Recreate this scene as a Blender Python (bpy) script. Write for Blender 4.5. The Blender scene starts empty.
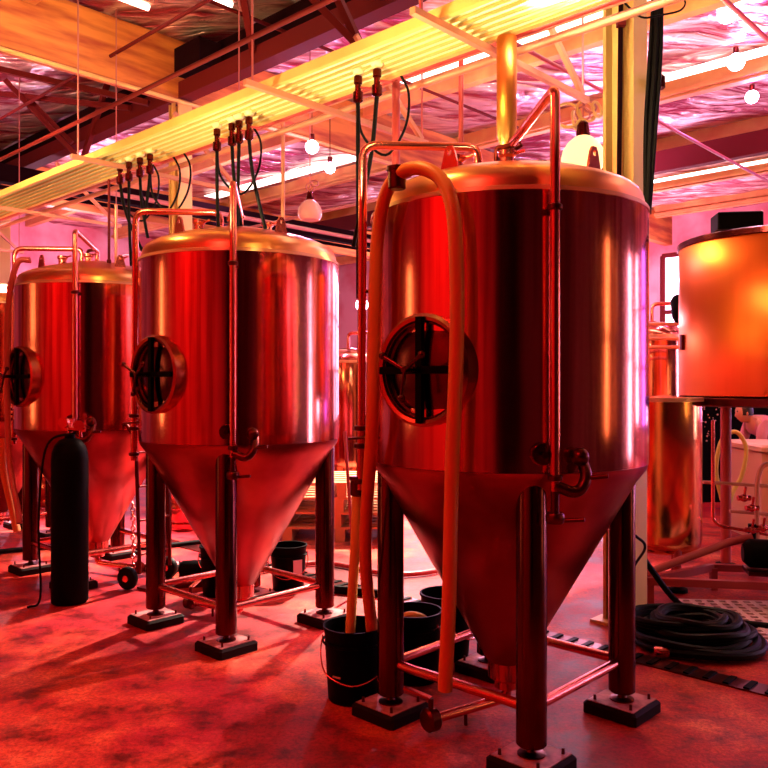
import bpy, math, random
from mathutils import Vector, Matrix, noise
random.seed(7)
PI = math.pi
R = math.radians
sc = bpy.context.scene
col = sc.collection

# ------------------------------------------------------------------ camera, world, lights, exposure
cam_d = bpy.data.cameras.new('camera'); cam_d.lens = 37.5; cam_d.sensor_width = 36; cam_d.clip_end = 200
cam = bpy.data.objects.new('camera', cam_d); col.objects.link(cam)
cam.location = (0, 0, 1.5); cam.rotation_euler = (R(90), 0, 0)
sc.camera = cam
sc.view_settings.view_transform = 'Standard'; sc.view_settings.look = 'None'
sc.view_settings.gamma = 1.0; sc.view_settings.use_curve_mapping = False
sc.view_settings.exposure = -0.05
world = bpy.data.worlds.new('world'); sc.world = world; world.use_nodes = True
world.node_tree.nodes['Background'].inputs[0].default_value = (1.0, 0.25, 0.3, 1)
world.node_tree.nodes['Background'].inputs[1].default_value = 0.01

# the building is turned 46.6 degrees to the camera: A runs along the row of tanks, B across it
A = Vector((-.727, .687, 0)); B = Vector((.687, .727, 0))
def W(u, v, z=0): return A*u + B*v + Vector((0, 0, z))
def UP(px, v):                                   # u where a line of constant v crosses a viewing direction
    k = (px-384)/800
    return v*(.687-.727*k)/(.727+.687*k)
UVROT = math.atan2(A.y, A.x)                      # local x = A, local y = -B

def lamp(kind, name, loc, energy, color, size=.1, target=None, sy=None, spot=None, blend=.3, spread=None):
    d = bpy.data.lights.new(name, kind); d.energy = energy; d.color = color
    if kind == 'AREA':
        d.size = size
        if sy: d.shape = 'RECTANGLE'; d.size_y = sy
        if spread: d.spread = spread
    else: d.shadow_soft_size = size
    if kind == 'SPOT': d.spot_size = R(spot or 60); d.spot_blend = blend
    o = bpy.data.objects.new(name, d); col.objects.link(o); o.location = loc
    if target is not None:
        o.rotation_euler = (Vector(target)-Vector(loc)).to_track_quat('-Z', 'Y').to_euler()
    return o
RED = (1, .07, .035); ORANGE = (1, .36, .1); PINK = (1, .42, .62); MAG = (.9, .12, .9); YEL = (1, .80, .36)
# high-bay lamp beyond the tanks on the right: throws the leg shadows towards the camera
lamp('SPOT', 'bay_light_right', (4.6, 8.6, 4.6), 3600, (1, .60, .56), .07, (1.3, 4.3, 0), spot=40, blend=.4)
lamp('SPOT', 'floor_fill_middle', (0.9, 10.2, 4.7), 11000, (1, .80, .62), .12, (-.8, 7.3, 0), spot=46, blend=.8)  # unseen fill added to whiten the floor between the tanks
lamp('SPOT', 'floor_fill_left', (-4.5, 9.5, 4.6), 5000, (1, .72, .74), .12, (-2.9, 7.4, 0), spot=40, blend=.4)  # unseen fill added to lighten the background floor on the left
# added unseen lights behind the camera: redden back wall, steel reflections and near floor
lamp('AREA', 'red_wall_fill', W(4.6, -2.6, 4.9), 350, (1, .06, .03), .3, W(4.6, -4.6, 1.4), sy=3)
lamp('AREA', 'aisle_fill', (-2.1, .0, 4.9), 90, (1, .05, .04), .8, (-1.0, 2.0, 0))
# unseen warm fills added below the hose tray to brighten it
for u_, e_ in ((1.3, 42), (2.5, 54), (3.7, 50), (4.9, 28), (7.5, 12)):
    lamp('SPOT', 'tray_fill', W(u_, 2.3, 2.45), e_, YEL, .05, W(u_, 2.85, 3.3), spot=150, blend=.6)
lamp('POINT', 'dome_fill_near', W(2.2, 2.2, 2.85), 13, (1, .62, .15), .05)  # added weak fills that yellow the tank domes
lamp('POINT', 'dome_fill_far', W(4.3, 2.2, 2.85), 13, (1, .62, .15), .05)
lamp('SPOT', 'glulam_fill', W(5.2, 1.2, 3.0), 520, (1, .66, .26), .15, W(7.5, 3.4, 4.9), spot=120, blend=.8)  # unseen fill added to brighten the timber beam
# unseen coloured uplights added under the roof to brighten the foil
for k_, (u_, v_, e_, c_) in enumerate([(2.6, 6.4, 170, (1, .66, .28)), (.2, 7.6, 110, (1, .45, .20)), (4.9, 7.2, 80, (1, .8, .6)), (-1.6, 10.6, 600, (.85, .04, .95)), (1.2, 12.8, 600, (.9, .10, .95)), (-2.6, 7.2, 160, (1, .30, .22)),
                                       (5.6, 10.2, 230, (.85, .45, 1)), (10.2, 7.4, 180, (.9, .55, 1)), (9.8, 2.6, 190, (1, .5, .5)), (13, 6, 140, (.9, .5, .9)), (4.6, .6, 90, (1, .5, .4))]):
    lamp('SPOT', 'foil_fill', W(u_, v_, 3.9), e_*.95, c_, .05, W(u_, v_, 6), spot=150, blend=.5)
for k_, (u_, v_, e_) in enumerate([(7.2, 14.2, 420), (12, 14, 380), (15.5, 7, 260)]):
    lamp('POINT', 'far_wall_fill', W(u_, v_, 3.6), e_, (1, .5, .75), .08)  # fills added to brighten the far walls, no fixture modelled
lamp('AREA', 'column_fill', W(1.7, 2.87, 3.22), 45, (1, .72, .36), .3, W(2.36, 4.7, 3.6))  # fill hidden on top of the tray, added to light the yellow column
sc.cycles.diffuse_bounces = 1; sc.cycles.glossy_bounces = 4; sc.cycles.max_bounces = 6
sc.cycles.sample_clamp_indirect = 6

# ------------------------------------------------------------------ materials
MATS = {}
def mat(name, color, metallic=0., rough=.5, bump=None, vary=None, aniso=0, emit=None, strength=0, spec=.5, coat=0):
    if name in MATS: return MATS[name]
    m = bpy.data.materials.new(name); m.use_nodes = True; nt = m.node_tree; N = nt.nodes; L = nt.links
    p = N['Principled BSDF']
    p.inputs['Base Color'].default_value = (*color, 1); p.inputs['Metallic'].default_value = metallic
    p.inputs['Roughness'].default_value = rough; p.inputs['Specular IOR Level'].default_value = spec
    p.inputs['Coat Weight'].default_value = coat
    if emit: p.inputs['Emission Color'].default_value = (*emit, 1); p.inputs['Emission Strength'].default_value = strength
    if aniso:
        p.inputs['Anisotropic'].default_value = aniso
        t = N.new('ShaderNodeTangent'); t.direction_type = 'RADIAL'; t.axis = 'Z'
        L.new(t.outputs[0], p.inputs['Tangent'])
    tc = None
    if bump or vary:
        tc = N.new('ShaderNodeTexCoord')
    if vary:                                     # (colour2, scale, stretch(x,y,z), lo, hi)
        c2, s, st, lo, hi = vary
        mp = N.new('ShaderNodeMapping'); mp.inputs['Scale'].default_value = st
        L.new(tc.outputs['Object'], mp.inputs[0])
        n = N.new('ShaderNodeTexNoise'); n.inputs['Scale'].default_value = s; n.inputs['Detail'].default_value = 6
        L.new(mp.outputs[0], n.inputs[0])
        r = N.new('ShaderNodeValToRGB'); r.color_ramp.elements[0].position = lo; r.color_ramp.elements[1].position = hi
        r.color_ramp.elements[0].color = (*color, 1); r.color_ramp.elements[1].color = (*c2, 1)
        L.new(n.outputs['Fac'], r.inputs[0]); L.new(r.outputs[0], p.inputs['Base Color'])
    if bump:                                     # (scale, stretch, strength)
        s, st, bs = bump
        mp = N.new('ShaderNodeMapping'); mp.inputs['Scale'].default_value = st
        L.new(tc.outputs['Object'], mp.inputs[0])
        n = N.new('ShaderNodeTexNoise'); n.inputs['Scale'].default_value = s; n.inputs['Detail'].default_value = 4
        L.new(mp.outputs[0], n.inputs[0])
        b = N.new('ShaderNodeBump'); b.inputs['Strength'].default_value = bs; b.inputs['Distance'].default_value = .02
        L.new(n.outputs['Fac'], b.inputs['Height']); L.new(b.outputs[0], p.inputs['Normal'])
    MATS[name] = m
    return m
steel = mat('brushed_steel', (.95, .34, .27), 1, .125, aniso=.75, vary=((.50, .10, .08), 16.0, (1, 1, .03), .42, .60))
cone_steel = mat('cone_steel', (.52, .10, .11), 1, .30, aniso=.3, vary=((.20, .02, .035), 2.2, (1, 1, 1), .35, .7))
dome_steel = mat('dome_steel', (.95, .42, .20), 1, .30)
pipe_steel = mat('pipe_steel', (.80, .22, .20), 1, .22)
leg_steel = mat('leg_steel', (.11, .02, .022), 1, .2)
dark_steel = mat('dark_steel', (.12, .02, .02), 1, .3)
band_steel = mat('polished_band', (1.0, .52, .36), .25, .25)
kettle_steel = mat('kettle_steel', (.95, .26, .05), 1, .31, aniso=.85, vary=((.86, .20, .04), 4, (1, 1, .05), .38, .66))
process_steel = mat('process_steel', (.98, .44, .16), 1, .16, aniso=.8)
hatch_steel = mat('hatch_steel', (.55, .20, .12), 1, .24)
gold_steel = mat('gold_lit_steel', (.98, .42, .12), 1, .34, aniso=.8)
black = mat('black_plastic', (.0015, .001, .0015), 0, .5, spec=.05)
blackrub = mat('black_rubber', (.002, .002, .0025), 0, .5, spec=.12)
pad_black = mat('pad_edge', (.012, .003, .004), 0, .7, spec=.1)
concrete_pad = mat('pad_top', (.75, .25, .25), 0, .5, vary=((.2, .03, .04), 14, (1, 1, 1), .35, .7))
hose_or = mat('orange_hose', (.85, .22, .05), 0, .42)
hose_ye = mat('pale_hose', (.98, .62, .14), 0, .45)
hose_rd = mat('red_hose', (.55, .06, .07), 0, .4)
wood = mat('glulam_wood', (.80, .26, .05), 0, .6, vary=((.40, .05, .015), 2.2, (.5, .5, 3.5), .42, .66))
purlin_m = mat('purlin_wood', (.85, .38, .12), 0, .6, vary=((.75, .2, .07), 3, (1, 1, 1), .35, .7))
beam_red = mat('red_steel_beam', (.13, .008, .010), .0, .7, spec=.15)
beam_dk = mat('dark_beam', (.012, .002, .004), 0, .9, spec=.05)
yellowp = mat('yellow_paint', (1.0, .66, .22), 0, .45, vary=((.95, .45, .14), 2, (1, 1, .4), .4, .75))
tray_m = mat('tray_metal', (1.0, .88, .50), 0.0, .35)
strut_m = mat('strut_metal', (.8, .34, .24), .3, .4)
rod_m = mat('rod_metal', (.6, .2, .2), .6, .4)
bin_m = mat('bin_plastic', (.95, .55, .35), 0, .5)
skin_m = mat('skin', (.85, .36, .2), 0, .5)
shirt_m = mat('shirt', (.85, .30, .32), 0, .8)
hair_m = mat('hair', (.01, .004, .004), 0, .5)
jeans_m = mat('trousers', (.05, .01, .02), 0, .8)
glow_w = mat('lit_bulb', (1, 1, 1), emit=(1, .75, 1), strength=30)
glow_y = mat('lit_globe', (1, .9, .6), emit=(1, .70, .32), strength=1.3)
glass_lamp = mat('prismatic_glass', (.95, .5, .45), 0, .15, emit=(1, .35, .35), strength=.12)
win_pink = mat('daylight_pane', (1, 1, 1), emit=(1, .58, .92), strength=22)
win_violet_streak = mat('streak_pane_violet', (1, 1, 1), emit=(.36, .10, 1), strength=10)  # unseen panes, tinted to put magenta streaks on the steel
win_mid = mat('daylight_pane_soft', (1, 1, 1), emit=(1, .50, .80), strength=7)
win_left = mat('daylight_pane_left', (1, 1, 1), emit=(.9, .55, 1), strength=4)
win_warm_streak = mat('streak_pane_warm', (1, 1, 1), emit=(1, .55, .16), strength=7)  # unseen glowing panes added for the yellow streak on the tanks
sky_pane = mat('skylight_pane', (1, 1, 1), emit=(1, .82, .70), strength=3.5)
tube_m = mat('lit_tube', (1, 1, 1), emit=(1, .82, .7), strength=7)

# ------------------------------------------------------------------ mesh helpers
class MB:
    def __init__(s): s.v = []; s.f = []
    def add(s, vs, fs, M=None):
        o = len(s.v)
        s.v += [tuple(M @ Vector(p)) if M is not None else tuple(p) for p in vs]
        s.f += [tuple(i+o for i in f) for f in fs]; return s
    def box(s, c, d, rz=0, M=None):
        x, y, z = d[0]/2, d[1]/2, d[2]/2
        vs = [(-x,-y,-z),(x,-y,-z),(x,y,-z),(-x,y,-z),(-x,-y,z),(x,-y,z),(x,y,z),(-x,y,z)]
        T = Matrix.Translation(c) @ Matrix.Rotation(rz, 4, 'Z')
        if M is not None: T = M @ T
        return s.add(vs, [(0,3,2,1),(4,5,6,7),(0,1,5,4),(1,2,6,5),(2,3,7,6),(3,0,4,7)], T)
    def bbox(s, c, d, b, rz=0):                  # box with chamfered vertical edges and top
        x, y, z = d[0]/2, d[1]/2, d[2]/2
        ring = lambda x, y, z: [(-x+b,-y,z),(x-b,-y,z),(x,-y+b,z),(x,y-b,z),(x-b,y,z),(-x+b,y,z),(-x,y-b,z),(-x,-y+b,z)]
        vs = ring(x, y, -z)+ring(x, y, z-b)+[(p[0]*(x-b)/x, p[1]*(y-b)/y, z) for p in ring(x, y, z)]
        fs = [tuple(range(7, -1, -1)), tuple(range(16, 24))]
        for k in range(2):
            for i in range(8): fs.append((k*8+i, k*8+(i+1) % 8, k*8+8+(i+1) % 8, k*8+8+i))
        return s.add(vs, fs, Matrix.Translation(c) @ Matrix.Rotation(rz, 4, 'Z'))
    def lathe(s, prof, n=48, M=None, close=False):
        vs = []; fs = []
        for r, z in prof:
            for i in range(n):
                a = 2*PI*i/n; vs.append((r*math.cos(a), r*math.sin(a), z))
        m = len(prof)
        for k in range(m-1 if not close else m):
            k2 = (k+1) % m
            for i in range(n):
                j = (i+1) % n; fs.append((k*n+i, k*n+j, k2*n+j, k2*n+i))
        if not close:
            if prof[0][0] > 1e-4: fs.append(tuple(range(n-1, -1, -1)))
            if prof[-1][0] > 1e-4: fs.append(tuple(range((m-1)*n, m*n)))
        return s.add(vs, fs, M)
    def tube(s, pts, r, n=10, closed=False, M=None):
        pts = [Vector(p) for p in pts]; m = len(pts)
        rr = r if isinstance(r, (list, tuple)) else [r]*m
        vs = []; fs = []; nrm = None
        for k in range(m):
            if closed: t = pts[(k+1) % m]-pts[k-1]
            else: t = pts[min(k+1, m-1)]-pts[max(k-1, 0)]
            if t.length < 1e-9: t = Vector((0, 0, 1))
            t.normalize()
            if nrm is None:
                nrm = t.orthogonal().normalized()
            else:
                nrm = (nrm - t*nrm.dot(t))
                nrm = nrm.normalized() if nrm.length > 1e-6 else t.orthogonal().normalized()
            b = t.cross(nrm)
            for i in range(n):
                a = 2*PI*i/n; vs.append(pts[k]+(nrm*math.cos(a)+b*math.sin(a))*rr[k])
        for k in range(m if closed else m-1):
            k2 = (k+1) % m
            for i in range(n):
                j = (i+1) % n; fs.append((k*n+i, k*n+j, k2*n+j, k2*n+i))
        if not closed: fs.append(tuple(range(n-1, -1, -1))); fs.append(tuple(range((m-1)*n, m*n)))
        return s.add(vs, fs, M)
    def cyl(s, a, b, r, r2=None, n=16): return s.tube([a, b], [r, r if r2 is None else r2], n)
    def bar(s, a, b, w, h):                      # rectangular bar from a to b
        a = Vector(a); b = Vector(b); t = (b-a).normalized()
        up = Vector((0, 0, 1)) if abs(t.z) < .95 else Vector((0, 1, 0))
        sx = t.cross(up).normalized(); sy = sx.cross(t).normalized()
        vs = [p+sx*(i*w/2)+sy*(j*h/2) for p in (a, b) for i, j in ((-1,-1),(1,-1),(1,1),(-1,1))]
        return s.add(vs, [(3,2,1,0),(4,5,6,7),(0,1,5,4),(1,2,6,5),(2,3,7,6),(3,0,4,7)])
    def ball(s, c, r, n=16, m=8, sc_=(1, 1, 1)):
        prof = [(max(1e-5, r*math.cos(-PI/2+PI*k/m)), r*math.sin(-PI/2+PI*k/m)) for k in range(m+1)]
        return s.lathe(prof, n, Matrix.Translation(c) @ Matrix.Diagonal((*sc_, 1)))
    def torus(s, c, R_, r, n=32, M=None):
        pts = [Vector((R_*math.cos(2*PI*i/n), R_*math.sin(2*PI*i/n), 0)) for i in range(n)]
        T = Matrix.Translation(c) @ (M if M is not None else Matrix())
        return s.tube([T @ p for p in pts], r, 8, closed=True)
    def build(s, name, m, parent=None, smooth=True, ang=35):
        me = bpy.data.meshes.new(name); me.from_pydata(s.v, [], s.f); me.materials.append(m)
        me.validate(); me.update()
        if smooth:
            me.shade_smooth(); me.set_sharp_from_angle(angle=R(ang))
        o = bpy.data.objects.new(name, me); col.objects.link(o)
        if parent: o.parent = parent
        return o
def spline(pts, n=8):
    P = [Vector(p) for p in pts]; P = [P[0]*2-P[1]]+P+[P[-1]*2-P[-2]]; out = []
    for k in range(1, len(P)-2):
        a, b, c, d = P[k-1:k+3]
        for i in range(n):
            t = i/n
            out.append(.5*((2*b)+(c-a)*t+(2*a-5*b+4*c-d)*t*t+(3*b-a-3*c+d)*t**3))
    out.append(P[-2]); return out
def fillet(pts, r, n=6):
    P = [Vector(p) for p in pts]; out = [P[0]]
    for k in range(1, len(P)-1):
        a, b, c = P[k-1:k+2]; d1 = (a-b); d2 = (c-b)
        rr = min(r, d1.length*.48, d2.length*.48); p = b+d1.normalized()*rr; q = b+d2.normalized()*rr
        for i in range(n+1):
            t = i/n; out.append(p*(1-t)**2+b*2*t*(1-t)+q*t*t)
    out.append(P[-1]); return out
def px(x, y, d): return Vector(((x-384)/800*d, d, 1.5-(y-384)/800*d))   # rough placing aid: a photo point at a known distance
def orient(o, d):                                # matrix: local z along d, at o
    return Matrix.Translation(o) @ Vector(d).to_track_quat('Z', 'Y').to_matrix().to_4x4()
def tag(o, label=None, cat=None, group=None, kind=None):
    if label: o['label'] = label
    if cat: o['category'] = cat
    if group: o['group'] = group
    if kind: o['kind'] = kind
    return o
def thing(name, loc, label, cat, group=None, rz=0):
    o = bpy.data.objects.new(name, None); col.objects.link(o); o.location = loc; o.rotation_euler = (0, 0, rz)
    o.empty_display_size = .1
    return tag(o, label, cat, group)
def struct(o, label=None): return tag(o, label, kind='structure')
def copy_tree(o, parent=None):
    c = o.copy(); col.objects.link(c); c.parent = parent
    for ch in list(o.children): copy_tree(ch, c)
    return c

# ------------------------------------------------------------------ floor
def floor_mat():
    m = bpy.data.materials.new('stained_concrete'); m.use_nodes = True; nt = m.node_tree; N = nt.nodes; L = nt.links
    p = N['Principled BSDF']; p.inputs['Specular IOR Level'].default_value = .22; tc = N.new('ShaderNodeTexCoord')
    def noise_(scale, det, rough=.6):
        n = N.new('ShaderNodeTexNoise'); n.inputs['Scale'].default_value = scale; n.inputs['Detail'].default_value = det
        n.inputs['Roughness'].default_value = rough; L.new(tc.outputs['Object'], n.inputs[0]); return n
    def ramp(src, stops):
        r = N.new('ShaderNodeValToRGB'); e = r.color_ramp.elements
        while len(e) < len(stops): e.new(.5)
        for i, (pos, c) in enumerate(stops): e[i].position = pos; e[i].color = (*c, 1)
        L.new(src, r.inputs[0]); return r
    n1 = noise_(.9, 8); n2 = noise_(4.5, 8, .7); n3 = noise_(48, 6, .85)
    r1 = ramp(n1.outputs['Fac'], [(.34, (.24, .004, .014)), (.46, (.46, .010, .022)), (.56, (.66, .050, .028)), (.68, (.80, .15, .09))])
    r2 = ramp(n2.outputs['Fac'], [(.36, (.28, .22, .26)), (.50, (.95, .9, .9)), (.68, (1.3, 2.2, 1.6))])
    r3 = ramp(n3.outputs['Fac'], [(.36, (.45, .38, .42)), (.54, (1, 1, 1)), (.7, (1.25, 1.5, 1.3))])
    a = N.new('ShaderNodeMix'); a.data_type = 'RGBA'; a.blend_type = 'MULTIPLY'; a.inputs[0].default_value = 1
    L.new(r1.outputs[0], a.inputs[6]); L.new(r2.outputs[0], a.inputs[7])
    b = N.new('ShaderNodeMix'); b.data_type = 'RGBA'; b.blend_type = 'MULTIPLY'; b.inputs[0].default_value = 1
    L.new(a.outputs[2], b.inputs[6]); L.new(r3.outputs[0], b.inputs[7])
    L.new(b.outputs[2], p.inputs['Base Color'])
    rr = ramp(n2.outputs['Fac'], [(.35, (.40,)*3), (.7, (.62,)*3)]); L.new(rr.outputs[0], p.inputs['Roughness'])
    bp = N.new('ShaderNodeBump'); bp.inputs['Strength'].default_value = .15; bp.inputs['Distance'].default_value = .01
    L.new(n3.outputs['Fac'], bp.inputs['Height']); L.new(bp.outputs[0], p.inputs['Normal'])
    return m
U0, U1, V0, V1, ZR = -5.0, 18.0, -4.6, 17.0, 5.25
def slab(name, u0, u1, v0, v1, z0, z1, m):
    mb = MB(); vs = [W(u, v, z) for z in (z0, z1) for u, v in ((u0, v0), (u0, v1), (u1, v1), (u1, v0))]
    mb.add(vs, [(3,2,1,0),(4,5,6,7),(0,1,5,4),(1,2,6,5),(2,3,7,6),(3,0,4,7)])
    return mb.build(name, m, smooth=False)
struct(slab('floor', U0, U1, V0, V1, -.2, 0, floor_mat()), 'red stained concrete floor')
wall_red = mat('red_wall', (.60, .025, .018), 0, .8, vary=((.40, .012, .01), 1.0, (1, 1, .2), .35, .65))
wall_dark = mat('dark_wall', (.10, .01, .015), 0, .8)
wall_pink = mat('pink_wall', (.9, .42, .50), 0, .8, vary=((.8, .16, .22), .8, (1, 1, 1), .4, .6))
struct(slab('wall_back', U0-.2, U1+.2, V0-.2, V0, 0, ZR+.2, wall_red))
struct(slab('wall_far', U0-.2, U1+.2, V1, V1+.2, 0, ZR+.2, wall_pink))
struct(slab('wall_right', U0-.2, U0, V0, V1, 0, ZR+.2, wall_dark))
struct(slab('wall_left', U1, U1+.2, V0, V1, 0, ZR+.2, wall_pink))
# added black panel behind the camera: gives the steel its dark reflected band
struct(slab('dark_reflection_panel', U0, -1.7, V0+.01, V0+.09, 0, 4.6, black), 'black panel added behind the camera for its dark reflection')
def window(i, axis, c, a0, a1, z0, z1, m, nm=3, nh=2):
    """glazed opening against a wall; axis 'v': wall of constant v, 'u': wall of constant u"""
    P = (lambda a, z, d=0: W(a, c+d, z)) if axis == 'v' else (lambda a, z, d=0: W(c+d, a, z))
    s = -1 if (axis == 'v' and c > 0) or (axis == 'u' and c > 0) else 1
    mb = MB()
    for k in range(nm+1):
        a = a0+(a1-a0)*k/nm; mb.bar(P(a, z0, .05*s), P(a, z1, .05*s), .09, .09)
    for k in range(nh+1):
        z = z0+(z1-z0)*k/nh; mb.bar(P(a0, z, .05*s), P(a1, z, .05*s), .09, .09)
    f = mb.build('window_%d' % i, beam_red, smooth=False); struct(f)
    pn = MB().add([P(a0, z0, .02*s), P(a1, z0, .02*s), P(a1, z1, .02*s), P(a0, z1, .02*s)], [(0, 1, 2, 3)]).build('pane', m, f, smooth=False)
    return f
for i, (a0, a1) in enumerate([(-4.3, -3.3), (-2.2, -1.7), (-.6, 1.0), (2.6, 3.2), (5.5, 7.6), (9.0, 11.2), (12.6, 15.4)]):
    window(i+1, 'v', V1-.02, a0, a1, .6, 4.3, (win_violet_streak if i in (1, 2) else win_pink) if a1 < 4 else win_mid, 3, 3)
window(8, 'u', U0+.02, 6.1, 6.8, .8, 3.4, win_warm_streak, 2, 2)
window(9, 'u', U0+.02, 7.8, 8.0, .8, 3.4, win_warm_streak, 1, 2)
window(10, 'u', U1-.02, 3.4, 4.4, .8, 4.2, win_left, 3, 3)
window(11, 'u', U1-.02, 8.6, 10.0, .8, 4.2, win_left, 3, 3)
window(13, 'v', V0+.02, 10.0, 11.0, .8, 3.6, mat('streak_pane_amber', (1, 1, 1), emit=(1, .45, .12), strength=7), 2, 2)  # unseen glowing pane added for a warm streak on the kettle
window(12, 'u', U0+.02, 12.5, 13.6, .1, 3.9, win_pink, 2, 2)

# ------------------------------------------------------------------ roof: foil insulation sheets between purlins
def foil_mat():
    m = bpy.data.materials.new('foil_insulation'); m.use_nodes = True; nt = m.node_tree; N = nt.nodes; L = nt.links
    p = N['Principled BSDF']; p.inputs['Metallic'].default_value = .7; p.inputs['Roughness'].default_value = .28
    p.inputs['Base Color'].default_value = (.85, .42, .42, 1)
    tc = N.new('ShaderNodeTexCoord'); mp = N.new('ShaderNodeMapping')
    mp.inputs['Rotation'].default_value = (0, 0, -UVROT+R(20)); mp.inputs['Scale'].default_value = (.5, 1.8, 1)
    L.new(tc.outputs['Object'], mp.inputs[0])
    n = N.new('ShaderNodeTexNoise'); n.inputs['Scale'].default_value = 2.2; n.inputs['Detail'].default_value = 5
    n.inputs['Distortion'].default_value = 1.2
    L.new(mp.outputs[0], n.inputs[0])
    b = N.new('ShaderNodeBump'); b.inputs['Strength'].default_value = 1.0; b.inputs['Distance'].default_value = .22
    L.new(n.outputs['Fac'], b.inputs['Height']); L.new(b.outputs[0], p.inputs['Normal'])
    r = N.new('ShaderNodeValToRGB'); e = r.color_ramp.elements
    e[0].position = .43; e[0].color = (.40, .05, .10, 1); e[1].position = .58; e[1].color = (.98, .78, .72, 1)  # crease shade and bright folds put into the foil colour
    L.new(n.outputs['Fac'], r.inputs[0]); L.new(r.outputs[0], p.inputs['Base Color'])
    return m
foil = foil_mat()
PV = [-3.4, -1.2, 1.0, 3.1, 5.3, 7.5, 9.6, 11.8, 14.0, 16.2]
def roof():
    mb = MB(); nu, nv = 150, 150; vs = []; fs = []
    for j in range(nv+1):
        v = V0+(V1-V0)*j/nv
        d = min(abs(v-q) for q in PV)
        for i in range(nu+1):
            u = U0+(U1-U0)*i/nu
            sag = .10*min(1, d/.9)
            q = noise.noise(Vector((u*.9, v*1.6, 0)))*.07+noise.noise(Vector((u*2.6, v*3.4, 5)))*.03
            vs.append(W(u, v, ZR-sag+q*min(1, d/.25)))
    for j in range(nv):
        for i in range(nu):
            a = j*(nu+1)+i; fs.append((a, a+1, a+nu+2, a+nu+1))
    mb.add(vs, fs)
    return mb.build('ceiling', foil, ang=60)
struct(roof(), 'crinkled foil insulation under the roof')
struct(slab('ceiling_deck', U0-.2, U1+.2, V0-.2, V1+.2, ZR+.25, ZR+.35, wall_dark))
for k, v in enumerate(PV):
    mb = MB().bar(W(U0, v, ZR-.13), W(U1, v, ZR-.13), .12, .24)
    if v > 9: mb.bar(W(U0, v-.10, ZR-.20), W(U1, v-.10, ZR-.20), .03, .05)
    o = mb.build('trim_%d' % (k+1), purlin_m if v > 2 else beam_red, smooth=False); struct(o, 'roof purlin')
# translucent roof strips beside some purlins
for i, (u0, u1, v, w) in enumerate([(-3, 4.6, 9.1, .22), (-3.5, 3, 11.35, .22), (-2, 6.4, 6.9, .5), (-3, 9, 13.6, .2), (1.4, 4.5, 4.5, .5), (7.5, 13, 8.9, .3)]):
    o = slab('window_%d' % (20+i), u0, u1, v-w/2, v+w/2, ZR-.16, ZR-.15, sky_pane); struct(o, 'translucent roof strip')

# ------------------------------------------------------------------ timber and steel beams, columns
def beam(name, a, b, w, h, m): return struct(MB().bar(a, b, w, h).build(name, m, smooth=False))
beam('trim_20', W(7.5, -4.6, 4.84), W(7.5, 17, 4.84), .17, .62, wood)
beam('trim_21', W(13.5, -4.6, 4.84), W(13.5, 17, 4.84), .17, .62, wood)
beam('trim_22', W(1.2, 4.7, 4.84), W(1.2, 17, 4.84), .17, .5, beam_red)
beam('trim_23', W(U0, 4.75, 4.62), W(U1, 4.75, 4.62), .16, .17, beam_red)
beam('trim_24', W(U0, 5.05, 4.93), W(U1, 5.05, 4.93), .16, .42, beam_dk)
beam('trim_25', W(U0, 11.2, 4.72), W(U1, 11.2, 4.72), .14, .30, beam_red)
beam('trim_26', W(11, 1.2, 4.3), W(11, 17, 4.3), .15, .24, beam_dk)
mb = MB()
for a, b in [((9.4, 3.2, 5.05), (7.9, 4.6, 4.58)), ((10.3, 3.9, 5.1), (8.3, 4.6, 4.62)), ((7.3, 4.75, 5.1), (7.9, 4.7, 4.55)),
             ((5.1, 4.0, 5.1), (4.3, 4.75, 4.6)), ((3.4, 4.0, 5.1), (4.0, 4.75, 4.6)), ((4.3, 4.0, 5.1), (3.3, 4.75, 4.6)), ((6.2, 4.75, 4.6), (5.6, 4.1, 5.1))]:
    mb.bar(W(*a), W(*b), .06, .06)
for a, b in [((82, 162, 9.9), (5, 80, 9.6)), ((82, 162, 9.9), (108, 82, 9.6)), ((72, 143, 10), (25, 95, 9.9)), ((362, 50, 6), (318, -45, 6.3)), ((362, 50, 6), (285, -30, 6.3)),
             ((362, 50, 6), (350, 92, 5.6)), ((82, 162, 9.9), (84, 185, 9.5))]:
    mb.bar(px(*a), px(*b), .055, .055)
struct(mb.build('trim_27', beam_red, smooth=False), 'steel angle braces')
MB_ = MB().box((0, 0, 0), (.5, .26, .28)); o = MB_.build('trim_28', beam_dk, smooth=False)
o.location = W(7.2, 4.75, 4.9); o.rotation_euler.z = UVROT; struct(o, 'dark steel beam hanger')

def column(n, u, v, w, top):
    mb = MB(); t = .02
    mb.box((0, w/2, top/2), (w, t, top)); mb.box((0, -w/2, top/2), (w, t, top)); mb.box((0, 0, top/2), (t, w, top))
    mb.box((w*.5, 0, top/2), (.015, w*.35, top)); mb.box((0, 0, .01), (w*1.7, w*1.7, .02))
    o = mb.build('trim_%d' % n, yellowp, smooth=False); o.location = W(u, v); o.rotation_euler.z = UVROT+R(90)
    struct(o, 'yellow painted steel column'); return o
column(30, 2.36, 4.71, .185, 4.55)
column(31, 7.5, 4.75, .17, 4.5)
column(32, 13.5, 5.2, .2, 4.5)

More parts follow.
